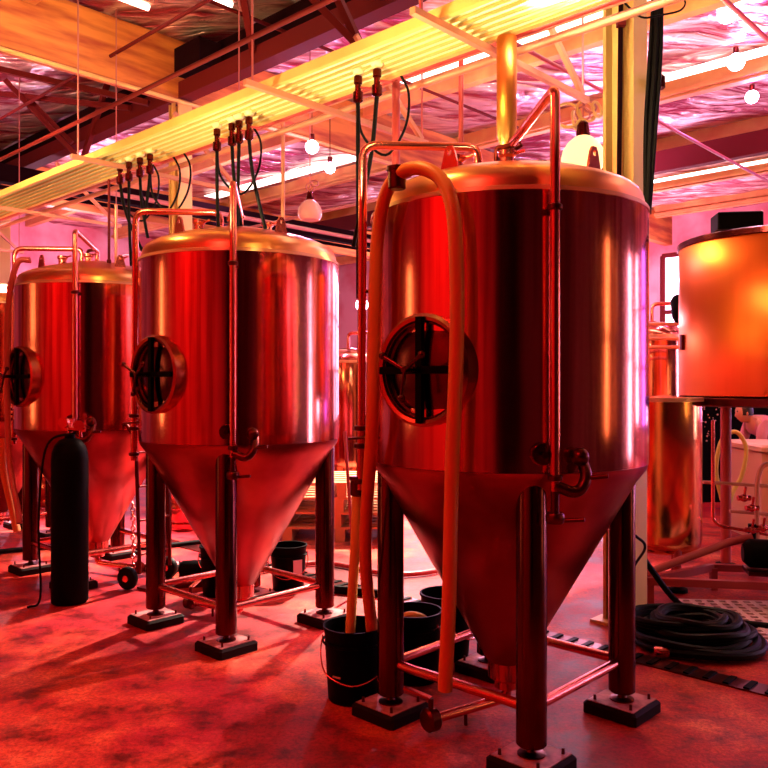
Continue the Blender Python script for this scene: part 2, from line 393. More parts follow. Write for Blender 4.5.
# ------------------------------------------------------------------ hose tray hung over the tank row
TZ = 3.1
tray = thing('hose_tray', W(3, 2.83, TZ), 'long bright yellow ribbed hose tray hanging on rods above the tank row', 'tray', rz=0)
def loc(p): return Vector(p)-tray.location
mb = MB(); prof = []
nn = 13
for k in range(nn):
    prof.append((2.72+.30*k/(nn-1), .03 if k % 2 else 0))
vs = []; fs = []
for u in (-3.5, 17):
    for v, dz in prof: vs.append(loc(W(u, v, TZ+dz)))
    for v, dz in prof: vs.append(loc(W(u, v, TZ+dz+.012)))
for k in range(nn-1):
    fs += [(k, k+1, 2*nn+k+1, 2*nn+k), (nn+k, 3*nn+k, 3*nn+k+1, nn+k+1)]
fs += [(0, 2*nn, 3*nn, nn), (nn-1, 2*nn-1, 4*nn-1, 3*nn-1)]
mb.add(vs, fs); mb.build('tray_deck', tray_m, tray, smooth=False)
for k in range(5): MB().bar(loc(W(-3.5, 2.765+.052*k, TZ-.006)), loc(W(17, 2.765+.052*k, TZ-.006)), .010, .012).build('deck_rib', yellowp, tray, smooth=False)
for v, z, w, h in [(2.70, TZ+.01, .03, .05), (3.035, TZ+.01, .03, .05)]:
    MB().bar(loc(W(-3.5, v, z)), loc(W(17, v, z)), w, h).build('side_rail', yellowp, tray, smooth=False)
for v, z, r in [(3.12, TZ+.02, .018), (3.20, TZ+.05, .016), (3.28, TZ+.02, .02)]:
    MB().cyl(loc(W(-3.5, v, z)), loc(W(17, v, z)), r).build('conduit', hose_rd if r == .018 else strut_m, tray)
MB().cyl(loc(W(-3.5, 2.55, TZ+.20)), loc(W(17, 2.55, TZ+.20)), .014).build('conduit', beam_red, tray)
for u in (.2, 2.2, 3.35, 5.3, 7.3, 9.6, 12):
    h = MB().bar(loc(W(u, 2.5, TZ-.045)), loc(W(u, 3.95, TZ-.045)), .03, .03)
    h.build('cross_strut', strut_m, tray, smooth=False)
    for v in (2.55, 3.9): MB().cyl(loc(W(u, v, TZ-.05)), loc(W(u, v, ZR-.05)), .006, n=6).build('hanger_rod', rod_m, tray)
    MB().bar(loc(W(u, 3.9, TZ-.03)), loc(W(u, 3.3, TZ+.45)), .025, .03).build('knee_brace', strut_m, tray, smooth=False)

# ------------------------------------------------------------------ fermenter (conical tank) with all its parts
TR = .617
LEGAZ = [R(1.6+90*k) for k in range(4)]
LEGNAME = 'leg'
def make_tank(label):
    t = thing('fermenter', (0, 0, 0), label, 'tank')
    MB().lathe([(TR-.02, 1.155), (TR, 1.16), (TR, 2.24), (TR-.01, 2.246), (TR-.03, 2.246), (TR-.03, 1.155)], 96, close=True).build('jacket', steel, t)
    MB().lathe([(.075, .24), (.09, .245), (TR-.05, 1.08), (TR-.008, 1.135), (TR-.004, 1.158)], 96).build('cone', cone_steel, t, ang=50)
    c = MB().lathe([(TR-.012, 2.243), (TR-.016, 2.285), (TR-.022, 2.31), (TR-.036, 2.334), (TR-.056, 2.35), (TR-.085, 2.364), (.45, 2.395), (.3, 2.432), (.15, 2.468), (.0001, 2.485)], 96)
    c.build('dome', dome_steel, t, ang=50)
    MB().lathe([(TR-.016, 2.238), (TR+.005, 2.240), (TR+.003, 2.256), (TR-.016, 2.262)], 96, close=True).build('rim_band', band_steel, t)
    MB().lathe([(.085, .248), (.085, .17), (.055, .15), (.055, .12)], 32).build('outlet', pipe_steel, t)
    # legs
    lp = [Vector((.53*math.cos(a), .53*math.sin(a), 0)) for a in LEGAZ]
    for k, p in enumerate(lp):
        l = MB().lathe([(.056, .095), (.06, .10), (.06, 1.17), (.055, 1.18)], 28); 
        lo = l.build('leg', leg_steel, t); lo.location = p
        MB().lathe([(.055, .045), (.055, .062), (.022, .07), (.016, .08), (.016, .1)], 20).build('levelling_foot', dark_steel, lo)
        f = MB().bbox((0, 0, .027), (.26, .26, .054), .012, R(46)); f.build('foot_plate', pad_black, lo, smooth=False)
        MB().box((0, 0, .0555), (.225, .225, .004), R(46)).build('grout_top', concrete_pad, lo, smooth=False)
        for sx in (-1, 1):
            for sy in (-1, 1):
                c0, s0 = math.cos(R(46)), math.sin(R(46)); q = Vector((c0*sx*.088-s0*sy*.088, s0*sx*.088+c0*sy*.088, 0))
                MB().lathe([(.014, .046), (.014, .056), (.007, .058), (.006, .08)], 8, Matrix.Translation(q)).build('anchor_bolt', dark_steel, lo)
    for k in range(4):
        a, b = lp[k].copy(), lp[(k+1) % 4].copy(); d = (b-a).normalized(); a += d*.055; b -= d*.055; a.z = b.z = .235
        MB().cyl(a, b, .021).build('brace', pipe_steel, t)
    # manhole facing the aisle
    d = Vector((math.cos(R(-130)), math.sin(R(-130)), .0)); c0 = Vector((0, 0, 1.555)); M = orient(c0+d*(TR-.05), d)
    h = MB().lathe([(.215, 0), (.225, .01), (.225, .075), (.212, .085), (.198, .08), (.19, .05), (.19, 0)], 48, M, close=True)
    man = h.build('manhole', hatch_steel, t)
    MB().lathe([(.0001, .062), (.08, .060), (.15, .052), (.178, .043), (.186, .05), (.188, .07), (.192, .07), (.192, .035), (.0001, .035)], 48, M).build('hatch_lid', leg_steel, man)
    x = MB(); x.box((0, 0, .085), (.03, .42, .022), 0, M); x.box((0, 0, .087), (.40, .03, .018), 0, M)
    x.build('cross_bar', black, man, smooth=False)
    w = MB(); P = lambda x_, y_, z_: M @ Vector((x_, y_, z_))
    w.cyl(P(0, 0, .06), P(0, 0, .19), .012)
    for k in range(3):
        a = R(30+120*k); w.cyl(P(0, 0, .18), P(.105*math.cos(a), .105*math.sin(a), .20), .008); w.ball(P(.11*math.cos(a), .11*math.sin(a), .20), .015, 10, 6)
    w.build('hand_wheel', leg_steel, man)
    # top arm going left and down
    z = 2.585
    a = MB().tube(fillet([(-.14, .02, 2.45), (-.12, .02, z), (-.655, -.02, z), (-.665, -.02, 1.02)], .07), .020, 14)
    a.build('cleaning_pipe', pipe_steel, t)
    for zz in (1.92, 1.35): MB().cyl((-.665, -.02, zz), (-.60, -.02, zz), .008).build('pipe_bracket', dark_steel, t)
    for zz in (1.22, 1.30, 1.06): MB().lathe([(.026, -.012), (.032, -.008), (.032, .008), (.026, .012)], 16, Matrix.Translation((-.665, -.02, zz))).build('pipe_clamp', dark_steel, t)
    b = MB(); b.cyl((-.665, -.02, 1.26), (-.60, -.05, 1.26), .010); b.cyl((-.72, -.06, 1.255), (-.60, -.05, 1.262), .006)
    b.build('valve_lever', dark_steel, t)
    # front arm: out from the dome centre then straight down
    f = Vector((.09, -.65, 0))
    MB().tube(fillet([(0, 0, 2.46), (.0, -.0, 2.565), (.070, -.60, 2.60), (.078, -.665, 2.60), (.078, -.665, 1.10)], .035), .019, 14).build('front_pipe', pipe_steel, t)
    for zz in (2.16, 1.15): MB().lathe([(.021, -.012), (.028, -.008), (.028, .008), (.021, .012)], 16, Matrix.Translation((.078, -.665, zz))).build('pipe_clamp', dark_steel, t)
    MB().cyl((.078, -.665, 2.16), (.072, -.605, 2.16), .008).build('pipe_bracket', dark_steel, t)
    # valve loop at the foot of the front pipe
    v = MB().tube(fillet([(.078, -.665, 1.12), (.16, -.68, 1.09), (.20, -.665, 1.15), (.19, -.60, 1.22)], .04), .022, 12)
    v.cyl((.20, -.665, 1.15), (.27, -.69, 1.16), .009); v.ball((.18, -.63, 1.225), .035, 14, 8)
    v.cyl((.078, -.665, 1.10), (.078, -.665, .98), .016); v.cyl((.10, -.665, .99), (.18, -.70, 1.0), .008)
    v.lathe([(.03, -.02), (.036, -.01), (.036, .01), (.03, .02)], 14, Matrix.Translation((.078, -.665, 1.0)))
    v.build('sample_valve', dark_steel, t)
    d2 = Vector((.06, -1, 0)).normalized(); M2 = orient(Vector((0, 0, 1.235))+d2*(TR-.01), d2)
    MB().lathe([(.042, 0), (.045, .02), (.04, .035), (.012, .037), (.012, .07), (.0001, .07)], 24, M2).build('thermowell', leg_steel, t)
    # lifting lugs
    for az in (-128, -50, 50, 130):
        d3 = Vector((math.cos(R(az)), math.sin(R(az)), 0)); p = d3*.47; side = Vector((-d3.y, d3.x, 0))
        g = MB(); n = 14; out = [Vector((-.045, 2.45)), Vector((.045, 2.45))]+[Vector((.024*math.cos(R(q)), 2.525+.024*math.sin(R(q)))) for q in range(0, 181, 30)]
        inn = [Vector((.010*math.cos(2*PI*q/9), 2.525+.010*math.sin(2*PI*q/9))) for q in range(9)]
        # plate with a hole drawn as a closed strip around it
        o_pts = [Vector((.045, 2.37)), Vector((.036, 2.41)), Vector((.024, 2.455)), Vector((.012, 2.476)), Vector((-.012, 2.476)), Vector((-.024, 2.455)), Vector((-.036, 2.41)), Vector((-.045, 2.37)), Vector((0, 2.37))]
        ang = [math.atan2(q.y-2.44, q.x) for q in o_pts]
        i_pts = [Vector((.012*math.cos(a_), 2.448+.012*math.sin(a_))) for a_ in ang]
        vs = []
        for dd in (-.006, .006):
            for q in o_pts+i_pts: vs.append(p+side*q.x+d3*dd+Vector((0, 0, q.y)))
        m_ = 9; fs = []
        for i in range(m_):
            j = (i+1) % m_
            fs += [(i, j, m_+j, m_+i), (2*m_+i, 3*m_+i, 3*m_+j, 2*m_+j), (i, 2*m_+i, 2*m_+j, j), (m_+i, m_+j, 3*m_+j, 3*m_+i)]
        g.add(vs, fs); g.build('lifting_lug', pipe_steel, t, smooth=False)
    # fittings on the dome: ferrules with clamps
    g = MB()
    for x_, y_, hh in ((-.02, -.14, .07), (.16, .06, .08), (-.24, -.10, .06)):
        zt = 2.44
        g = MB(); g.lathe([(.03, zt), (.03, zt+hh-.02), (.04, zt+hh-.01), (.04, zt+hh+.01), (.0001, zt+hh+.012)], 18, Matrix.Translation((x_, y_, 0)))
        g.cyl((x_+.03, y_, zt+hh), (x_+.075, y_-.02, zt+hh+.01), .007); g.build('dome_fitting', pipe_steel, t)
    MB().tube(fillet([(-.055, -.06, 2.46), (-.055, -.06, 2.56), (.02, -.10, 2.56)], .02), .012, 10).build('dome_elbow', dark_steel, t)
    return t
T1 = make_tank('largest, nearest cone-bottomed steel fermenter with a hose looped over its top')
T1.location = (.56, 3.65, 0)
T2 = copy_tree(T1); T2.location = (-.904, 5.04, 0)
T2['label'] = 'cone-bottomed steel fermenter in the middle, between the nearest tank and the gas cylinder'
T3 = copy_tree(T1); T3.location = (-2.30, 6.42, 0)
T3['label'] = 'cone-bottomed steel fermenter on the left, behind the black gas cylinder'
T4 = copy_tree(T1); T4.location = (-3.80, 7.86, 0)
T4['label'] = 'fermenter cut off by the left edge of the picture, farthest in the row'
for t in (T1, T2, T3, T4): t['group'] = 'conical fermenters in a row'
# each one repeated part name keeps its own suffix

# outlet pipework of the nearest tank
o = thing('drain_pipe', (.56, 3.65, 0), 'steel drain pipe with butterfly valve lying under the nearest fermenter', 'pipe')
MB().tube(fillet([(0, 0, .145), (0, 0, .07), (-.36, -.24, .07)], .05), .022, 12).build('pipe_run', pipe_steel, o)
v = MB(); v.lathe([(.04, -.03), (.05, -.02), (.05, .02), (.04, .03)], 18, orient(Vector((-.36, -.24, .07)), (-.36, -.24, 0)))
v.cyl((-.36, -.24, .07), (-.36, -.24, .16), .012); v.build('valve_body', dark_steel, o)
MB().bar((-.36, -.24, .16), (-.47, -.16, .175), .025, .01).build('valve_handle', pipe_steel, o, smooth=False)
MB().cyl((-.2, -.13, .065), (-.2, -.13, .0), .008).build('support_pin', dark_steel, o)
o2 = copy_tree(o); o2.location = (-.904, 5.04, 0); o2.rotation_euler.z = R(-65)
o2['label'] = 'steel drain pipe with valve lying under the middle fermenter'
o3 = copy_tree(o); o3.location = (-2.30, 6.42, 0); o3.rotation_euler.z = R(120)
o3['label'] = 'steel drain pipe with valve lying under the left fermenter behind the gas cylinder'

# vent stack over the nearest tank
o = thing('vent_stack', (.56, 3.65, 2.484), 'fat polished vertical vent pipe rising from the top of the nearest fermenter', 'pipe')
MB().lathe([(.02, 0), (.02, .06), (.026, .09), (.046, .15), (.046, .595)], 28).build('stack_tube', gold_steel, o)
MB().lathe([(.030, .03), (.038, .035), (.038, .055), (.030, .06)], 20).build('clamp_ring', dark_steel, o)
w = MB(); w.cyl((.0, -.03, .05), (.06, -.06, .09), .008); w.torus((.03, -.05, .1), .022, .006, 14, Matrix.Rotation(R(70), 4, 'X')); w.build('wing_nut', dark_steel, o)

# ------------------------------------------------------------------ hoses
def hose(name, pts, r, m, label, cat='hose', n=12, group=None, ends=None):
    p = [Vector(q) for q in pts]; o0 = Vector((p[-1].x, p[-1].y, p[-1].z))
    t = thing(name, o0, label, cat, group)
    MB().tube([q-o0 for q in spline(p, 8)], r, n).build('hose_tube', m, t)
    if ends:
        for e, d in ends:
            e = Vector(e)-o0
            MB().lathe([(r*1.05, -.05), (r*1.3, -.045), (r*1.3, .02), (r*1.5, .025), (r*1.5, .04)], 14, orient(e, d)).build('coupling', dark_steel, t)
    return t
hose('transfer_hose', [px(445, 690, 3.02), px(449, 600, 3.0), px(452, 470, 2.99), px(457, 330, 2.98), px(456, 250, 2.98), px(452, 205, 3.0), px(440, 178, 3.05), px(418, 168, 3.12),
      px(397, 176, 3.2), px(384, 200, 3.28), px(377, 245, 3.33), px(374, 330, 3.34), px(372, 430, 3.36), px(366, 520, 3.52), px(366, 570, 3.62), px(372, 630, 3.76), px(374, 672, 3.80)],
     .028, hose_or, 'thick orange hose looped over the top of the nearest tank and down its front', ends=[(px(397, 177, 3.2), (0, 0, 1))])
hose('pale_hose', [px(357, 478, 3.65), px(356, 530, 3.66), px(352, 600, 3.74), px(348, 672, 3.80)], .024, hose_ye,
     'pale yellow hose dropping from a pipe end into the black bucket', ends=[(px(357, 485, 3.65), (0, 0, 1))])
hose('pink_hose', [(-2.62, 5.93, 2.42), (-2.72, 5.92, 2.38), (-2.80, 5.95, 2.0), (-2.80, 5.95, 1.3), (-2.76, 5.9, .9), (-2.66, 5.8, .62), (-2.62, 5.75, .5)], .022, hose_rd,
     'thin pink hose hanging down the left side of the fermenter behind the gas cylinder')
hose('amber_hose', [(-3.15, 6.6, 1.05), (-3.13, 6.58, .8), (-3.05, 6.55, .5), (-2.98, 6.5, .3)], .03, hose_or,
     'short orange hose hanging at the far left edge beside the fermenter leg')
# buckets
def bucket(loc_, label, s=1.0, group='black buckets'):
    t = thing('bucket', loc_, label, 'bucket', group)
    MB().lathe([(.0001, .0), (.118*s, .0), (.122*s, .006), (.142*s, .335*s), (.148*s, .337*s), (.148*s, .35*s), (.138*s, .35*s), (.118*s, .012), (.0001, .012)], 40).build('pail', black, t)
    h = MB(); h.tube(spline([(-.148*s, 0, .30*s), (-.155*s, -.04, .22*s), (-.12*s, -.12*s, .15*s), (0, -.155*s, .11*s), (.12*s, -.12*s, .15*s), (.155*s, -.04, .22*s), (.148*s, 0, .30*s)], 5), .0035, 6)
    h.build('wire_handle', pipe_steel, t)
    MB().lathe([(.146*s, .27*s), (.150*s, .272*s), (.150*s, .283*s), (.146*s, .285*s)], 40, close=True).build('rim_rib', black, t)
    return t
b1 = bucket((-.145, 3.83, 0), 'black bucket with two hoses hanging in it, left of the nearest tank leg')
MB().box((-.075, -.125, .14), (.045, .004, .008), R(-33)).build('label_strip', mat('white_print', (.6, .35, .35)), b1, smooth=False)
b2 = bucket((.152, 4.08, 0), 'black bucket holding a coil of pale hose, behind the nearest tank leg'); b2.rotation_euler.z = R(140)
b3 = bucket((.345, 4.42, 0), 'black bucket under the nearest tank, behind the one with the pale hose coil'); b3.rotation_euler.z = R(70)
b4 = bucket((-.70, 5.86, 0), 'black bucket with pale label behind the right side of the middle tank', .93); b4.rotation_euler.z = R(170)
MB().box((.08, -.115, .17), (.07, .004, .13), R(35)).build('label_strip', mat('label_paper', (.8, .5, .6)), b4, smooth=False)
b4.rotation_euler.z = 0
b5 = bucket((-1.17, 5.72, 0), 'black bucket behind the front leg of the middle tank', 1.0); b5.rotation_euler.z = R(190)
t = thing('hose_coil', (.152, 4.08, .2), 'short pale hose curled inside the black bucket', 'hose')
MB().tube(spline([(-.08, .02, -.12), (-.09, 0, .06), (-.06, -.05, .125), (0, -.06, .14), (.07, -.04, .10), (.09, 0, .0), (.07, .03, -.14)], 6), .017, 10).build('hose_tube', hose_ye, t)

# ------------------------------------------------------------------ black coiled hose on the floor, right
t = thing('coiled_hose', (1.80, 4.60, 0), 'heap of thick black coiled hose on the floor right of the nearest tank', 'hose')
pts = []
for i in range(9*24):
    a = 2*PI*i/24; k = i/24
    rr = .335-.018*k+.03*math.sin(a*.37+k); zz = .028+.016*k+.008*math.sin(3*a+k)
    pts.append((rr*math.cos(a)*1.05+.02*math.sin(k*2), rr*math.sin(a)+.03*math.cos(k*1.7), zz))
MB().tube(pts, .022, 8).build('hose_tube', blackrub, t)
pts = []
for i in range(6*20):
    a = 2*PI*i/20; k = i/20
    rr = .20+.012*k; pts.append((rr*math.cos(a)-.10, rr*.8*math.sin(a)+.06, .03+.022*k))
MB().tube(pts, .02, 8).build('inner_loops', blackrub, t)
MB().lathe([(.024, -.04), (.03, -.03), (.03, .03), (.024, .04)], 12, orient(Vector((-.28, -.22, .035)), (1, -.25, 0))).build('coupling', pipe_steel, t)
hose('electric_cable', [px(636, 536, 4.5), px(645, 548, 4.6), (1.55, 4.98, .3), (1.78, 5.10, .012), (2.2, 4.98, .012), (2.7, 4.8, .012)], .008, blackrub,
     'thin black cable hanging from behind the nearest tank leg to the floor', 'cable')
hose('drain_hose', [(1.60, 5.22, .55), (1.74, 5.24, .30), (1.98, 5.15, .03), (2.35, 4.88, .022), (2.95, 4.62, .022)], .02, blackrub,
     'black hose running down and along the floor in front of the pump skid')

# trench drain
tr = thing('trench_drain', W(0, 4.12, 0), 'long dark slotted drain channel set across the floor', 'drain', rz=UVROT)
MB().box((1, 0, .004), (14, .14, .008)).build('channel_frame', dark_steel, tr, smooth=False)
g = MB()
for k in range(90): g.box((-3+.1*k, 0, .012), (.03, .12, .008))
tag(g.build('grate_bar', black, tr, smooth=False), kind='stuff')
# rubber mat with holes
mt = thing('floor_mat', (2.55, 5.05, 0), 'pale perforated drainage mat on the floor at the right edge', 'mat', rz=R(-5))
g = MB(); mm = mat('mat_rubber', (.98, .62, .60), 0, .5)
for k in range(15): g.box((-.55+.08*k, 0, .006), (.035, .9, .012)); 
for k in range(13): g.box((0, -.43+.072*k, .006), (1.16, .03, .0125))
g.build('mat_lattice', mm, mt, smooth=False)

# ------------------------------------------------------------------ gas cylinder and its hand truck
g = thing('gas_cylinder', (-2.16, 5.50, 0), 'tall black gas cylinder with regulator standing in front of the left fermenter', 'gas cylinder')
MB().lathe([(.11, 0), (.12, .01), (.122, .02), (.122, .98), (.117, 1.03), (.10, 1.08), (.07, 1.115), (.035, 1.13), (.033, 1.16), (.0001, 1.16)], 40).build('shell', black, g)
v = MB(); v.lathe([(.018, 1.15), (.018, 1.23), (.012, 1.235)], 14); v.lathe([(.032, 1.235), (.034, 1.245), (.034, 1.262), (.0001, 1.265)], 16)
v.cyl((0, 0, 1.195), (.07, -.05, 1.195), .014); v.build('cylinder_valve', pipe_steel, g)
v = MB(); v.lathe([(.036, -.014), (.036, .014), (.0001, .015)], 20, orient(Vector((.10, -.09, 1.22)), (.1, -1, 0)))
v.lathe([(.036, -.014), (.036, .014), (.0001, .015)], 20, orient(Vector((.0, -.10, 1.24)), (-.2, -1, 0))); v.cyl((.02, -.07, 1.2), (.13, -.06, 1.19), .02)
v.cyl((.10, -.07, 1.14), (.10, -.07, 1.22), .012)
v.build('regulator', pipe_steel, g)
MB().tube(spline([(.07, -.07, 1.17), (-.08, -.13, 1.12), (-.16, -.08, .9), (-.18, -.08, .5), (-.16, -.1, .06), (-.2, -.2, .02)], 6), .008, 8).build('gas_hose', blackrub, g)
h = thing('hand_truck', (-1.80, 5.85, 0), 'black hand truck with small round wheel parked behind the left leg of the middle tank', 'hand truck', rz=R(60))
f = MB(); 
for x_ in (0, .30): f.tube(fillet([(x_, -.02, .12), (x_, .02, 1.1), (x_, .12, 1.2)], .08), .014, 10)
f.cyl((0, .12, 1.2), (.3, .12, 1.2), .014)
for zz in (.25, .5, .75, 1.0): f.cyl((0, -.01, zz), (.3, -.01, zz), .009)
f.build('frame', dark_steel, h)
MB().box((.15, -.12, .015), (.34, .22, .012)).build('toe_plate', dark_steel, h, smooth=False)
for x_ in (-.05, .35):
    w = MB().lathe([(.03, -.02), (.05, -.025), (.078, -.022), (.084, -.01), (.084, .01), (.078, .022), (.05, .025), (.03, .02)], 28, orient(Vector((x_, .05, .085)), (1, .1, 0))).build('wheel', blackrub, h)
    MB().lathe([(.0001, -.03), (.025, -.03), (.028, -.02), (.028, .02), (.025, .03), (.0001, .03)], 16, orient(Vector((x_, .05, .085)), (1, .1, 0))).build('wheel_hub', pipe_steel, w)
k = thing('chain', (-1.86, 5.93, .12), 'steel chain hanging beside the hand truck handle', 'chain')
c = MB()
for i in range(14):
    c.torus((0, 0, .03+.035*i), .016, .005, 10, Matrix.Rotation(R(90), 4, 'X') @ Matrix.Rotation(R(90*(i % 2)), 4, 'Y'))
c.build('chain_links', pipe_steel, k)

# pallets, kegs and clutter in the background
pal_m = mat('pallet_wood', (.75, .25, .12), 0, .7)
p0 = thing('wooden_pallet', (-.42, 8.1, 0), 'bottom wooden pallet of the stack seen between the two nearest tanks', 'pallet', 'stacked wooden pallets')
g = MB()
for k in range(6): g.box((0, -.45+.18*k, .13), (1.1, .1, .02))
g.build('top_board', pal_m, p0, smooth=False)
for x_ in (-.5, 0, .5): MB().box((x_, 0, .06), (.09, 1.0, .12)).build('stringer', pal_m, p0, smooth=False)
for k, w_ in enumerate(('second', 'third', 'top')):
    c = copy_tree(p0); c.location.z = .141*(k+1); c.rotation_euler.z = R(3*k-4)
    c['label'] = ('%s wooden pallet from the bottom of the stack seen between the two nearest tanks' if k < 2 else '%s wooden pallet of the stack seen between the two nearest tanks') % w_
def keg(p, label):
    t = thing('beer_keg', p, label, 'keg', 'kegs standing in the background')
    MB().lathe([(.17, 0), (.185, .03), (.185, .07), (.17, .08), (.198, .12), (.198, .22), (.203, .23), (.198, .24), (.198, .36), (.203, .37), (.198, .38), (.198, .47), (.17, .51), (.185, .52), (.185, .58), (.178, .585), (.172, .52), (.0001, .50)], 32).build('keg_body', pipe_steel, t)
    MB().lathe([(.04, .5), (.04, .53), (.0001, .535)], 14).build('keg_valve', dark_steel, t)
    return t
k0 = keg((-2.05, 8.3, 0), 'leftmost steel keg seen between the legs of the middle tank')
for p, lb in [((-1.68, 8.6, 0), 'second steel keg seen between the legs of the middle tank'), ((-1.34, 8.05, 0), 'steel keg behind the cone of the middle tank'),
              ((-3.6, 9.6, 0), 'steel keg behind the gas cylinder'), ((-4.1, 9.9, 0), 'steel keg at the far left behind the left fermenter')]:
    c = copy_tree(k0); c.location = p; c['label'] = lb
t = thing('floor_pump', (-1.42, 5.95, 0), 'small dark transfer pump on the floor behind the left leg of the middle tank', 'pump')
MB().lathe([(.0001, -.1), (.055, -.1), (.07, -.07), (.07, .08), (.0001, .1)], 20, orient(Vector((0, 0, .12)), (1, .2, 0))).build('motor', black, t)
MB().lathe([(.085, .1), (.09, .12), (.09, .15), (.03, .16), (.03, .2)], 20, orient(Vector((0, 0, .12)), (1, .2, 0))).build('pump_head', pipe_steel, t)
MB().box((0, 0, .02), (.26, .12, .04), R(11)).build('pump_base', dark_steel, t, smooth=False)
MB().tube(fillet([(.17, .03, .12), (.17, .03, .25), (.22, .0, .30)], .03), .012, 8).build('outlet_pipe', pipe_steel, t)
hose('floor_hose', [(-1.25, 5.98, .12), (-1.0, 6.3, .03), (-.5, 6.6, .025), (.1, 6.2, .025), (.6, 6.5, .025), (1.0, 7.2, .025)], .02, hose_rd,
     'red hose snaking over the floor behind the two nearest tanks')
hose('floor_hose', [(-3.6, 6.9, .025), (-2.9, 7.3, .025), (-2.2, 7.2, .025), (-1.6, 7.5, .025), (-.9, 7.2, .025)], .022, blackrub,
     'black hose lying on the floor behind the left fermenter')
# squeegee leaning behind
s = thing('floor_squeegee', (-.20, 5.68, 0), 'floor squeegee with long red handle standing between the two nearest tanks', 'squeegee')
MB().bbox((0, 0, .03), (.36, .04, .05), .006, R(-20)).build('blade', black, s, smooth=False)
MB().cyl((0, 0, .05), (-.09, .22, 1.15), .012).build('handle', hose_rd, s)

# ------------------------------------------------------------------ hose drops from the tray
def drop(pxx, length, label, bend=0., loop=False, v=2.87):
    u = UP(pxx, v); t = thing('hose_drop', W(u, v, TZ), label, 'hose', 'hose drops hanging from the tray')
    MB().ball((0, 0, .0), .035, 12, 8, (1, 1, .8)).build('junction', tray_m, t)
    c = MB().lathe([(.012, -.03), (.022, -.035), (.022, -.07), (.016, -.075), (.016, -.11), (.026, -.115), (.026, -.16), (.012, -.17)], 14)
    c.build('coupling', leg_steel, t)
    MB().bar((0, 0, -.09), (.07, -.01, -.10), .018, .008).build('valve_lever', hose_rd, t, smooth=False)
    p = [(0, 0, -.16), (bend*.2, 0, -.16-length*.35), (bend*.6, .02, -.16-length*.7), (bend, .05, -.16-length)]
    MB().tube(spline(p, 6), .011, 8).build('hose_tube', blackrub, t)
    if loop:
        MB().tube(spline([(0, 0, -.14), (.02, .02, -.32), (.14, .05, -.42), (.24, .06, -.28), (.26, .06, -.1), (.2, .04, .02)], 6), .007, 8).build('slack_cable', blackrub, t)
    return t
for q in [(358, 1.0, 'hose drop with black hose nearer the left of the pair left of the nearest tank', .0, True),
          (377, .75, 'hose drop whose black hose slants left, beside the nearest tank', -.12, False),
          (217, .52, 'leftmost of the four hose drops above the middle tank', .0, True),
          (232, .50, 'second from left of the four hose drops above the middle tank', .05, False),
          (239, .52, 'third from left of the four hose drops above the middle tank', -.02, False),
          (249, .52, 'rightmost of the four hose drops above the middle tank, hose slanting right', .09, False),
          (120, .62, 'leftmost of the hose drops between the left and middle tanks', .22, True),
          (129, .60, 'second from left of the hose drops between the left and middle tanks', .0, False),
          (140, .42, 'third from left of the hose drops between the left and middle tanks', .04, True),
          (150, .30, 'rightmost of the hose drops between the left and middle tanks', -.05, True)]:
    drop(*q)
def rod(pxx, y0, y1, d, r, label, m=rod_m):
    a = px(pxx, y0, d); b = px(pxx, y1, d); t = thing('hanging_pipe', b, label, 'pipe', 'vertical pipes and rods under the roof')
    MB().cyl((0, 0, 0), a-b, r, n=12).build('pipe_tube', m, t)
    MB().lathe([(r*1.1, -.02), (r*1.7, -.015), (r*1.7, .015), (r*1.1, .02)], 12, Matrix.Translation((0, 0, .0))).build('end_fitting', m, t)
rod(396, 60, 178, 4.3, .022, 'thick red vertical pipe hanging behind the hose loop of the nearest tank', hose_rd)
rod(461, 40, 150, 4.4, .014, 'thin red vertical pipe standing behind the top of the nearest tank', hose_rd)
rod(283, 112, 234, 5.2, .013, 'pale vertical pipe dropping onto the middle tank lid', strut_m)
rod(109, 165, 262, 6.2, .010, 'thin dark vertical pipe above the left tank, left of the hose drops', beam_red)
rod(116, 205, 265, 6.4, .012, 'short pale vertical pipe on top of the left tank', strut_m)

# ------------------------------------------------------------------ lamps
def bulb(p, r, label, e, colr):
    t = thing('bulb_lamp', p, label, 'lamp', 'bare bulbs under the roof')
    MB().ball((0, 0, 0), r, 18, 10).build('bulb', glow_w, t)
    MB().lathe([(.02, r*.9), (.03, r*1.1), (.03, r*1.1+.06), (.005, r*1.1+.07), (.005, ZR-.2-p[2])], 12).build('socket', dark_steel, t)
    lamp('POINT', 'bulb_light', Vector(p)+Vector((0, -r-.06, -.05)), e*.35, colr, .06)
bulb(px(727, 13, 8.0), .10, 'brightest bare bulb, at the top right of the picture', 120, (1, .25, .9))
bulb(px(752, 97, 9.5), .075, 'bare bulb at the right edge, below the brightest one', 90, (1, .2, .9))
bulb(px(736, 62, 8.6), .09, 'bare bulb between the two other bulbs at the top right', 60, (1, .5, .5))
bulb(px(330, 168, 9.5), .065, 'bare bulb above the glass pendant, the lower of the pair', 90, (.8, .25, 1))
bulb(px(312, 147, 9.0), .075, 'bare bulb above the glass pendant, the upper of the pair', 80, (1, .4, .8))
bulb(px(640, 282, 9.0)+Vector((-3.2, 2.6, 0)), .09, 'bare bulb glowing low between the two nearest tanks', 60, (.9, .3, 1))
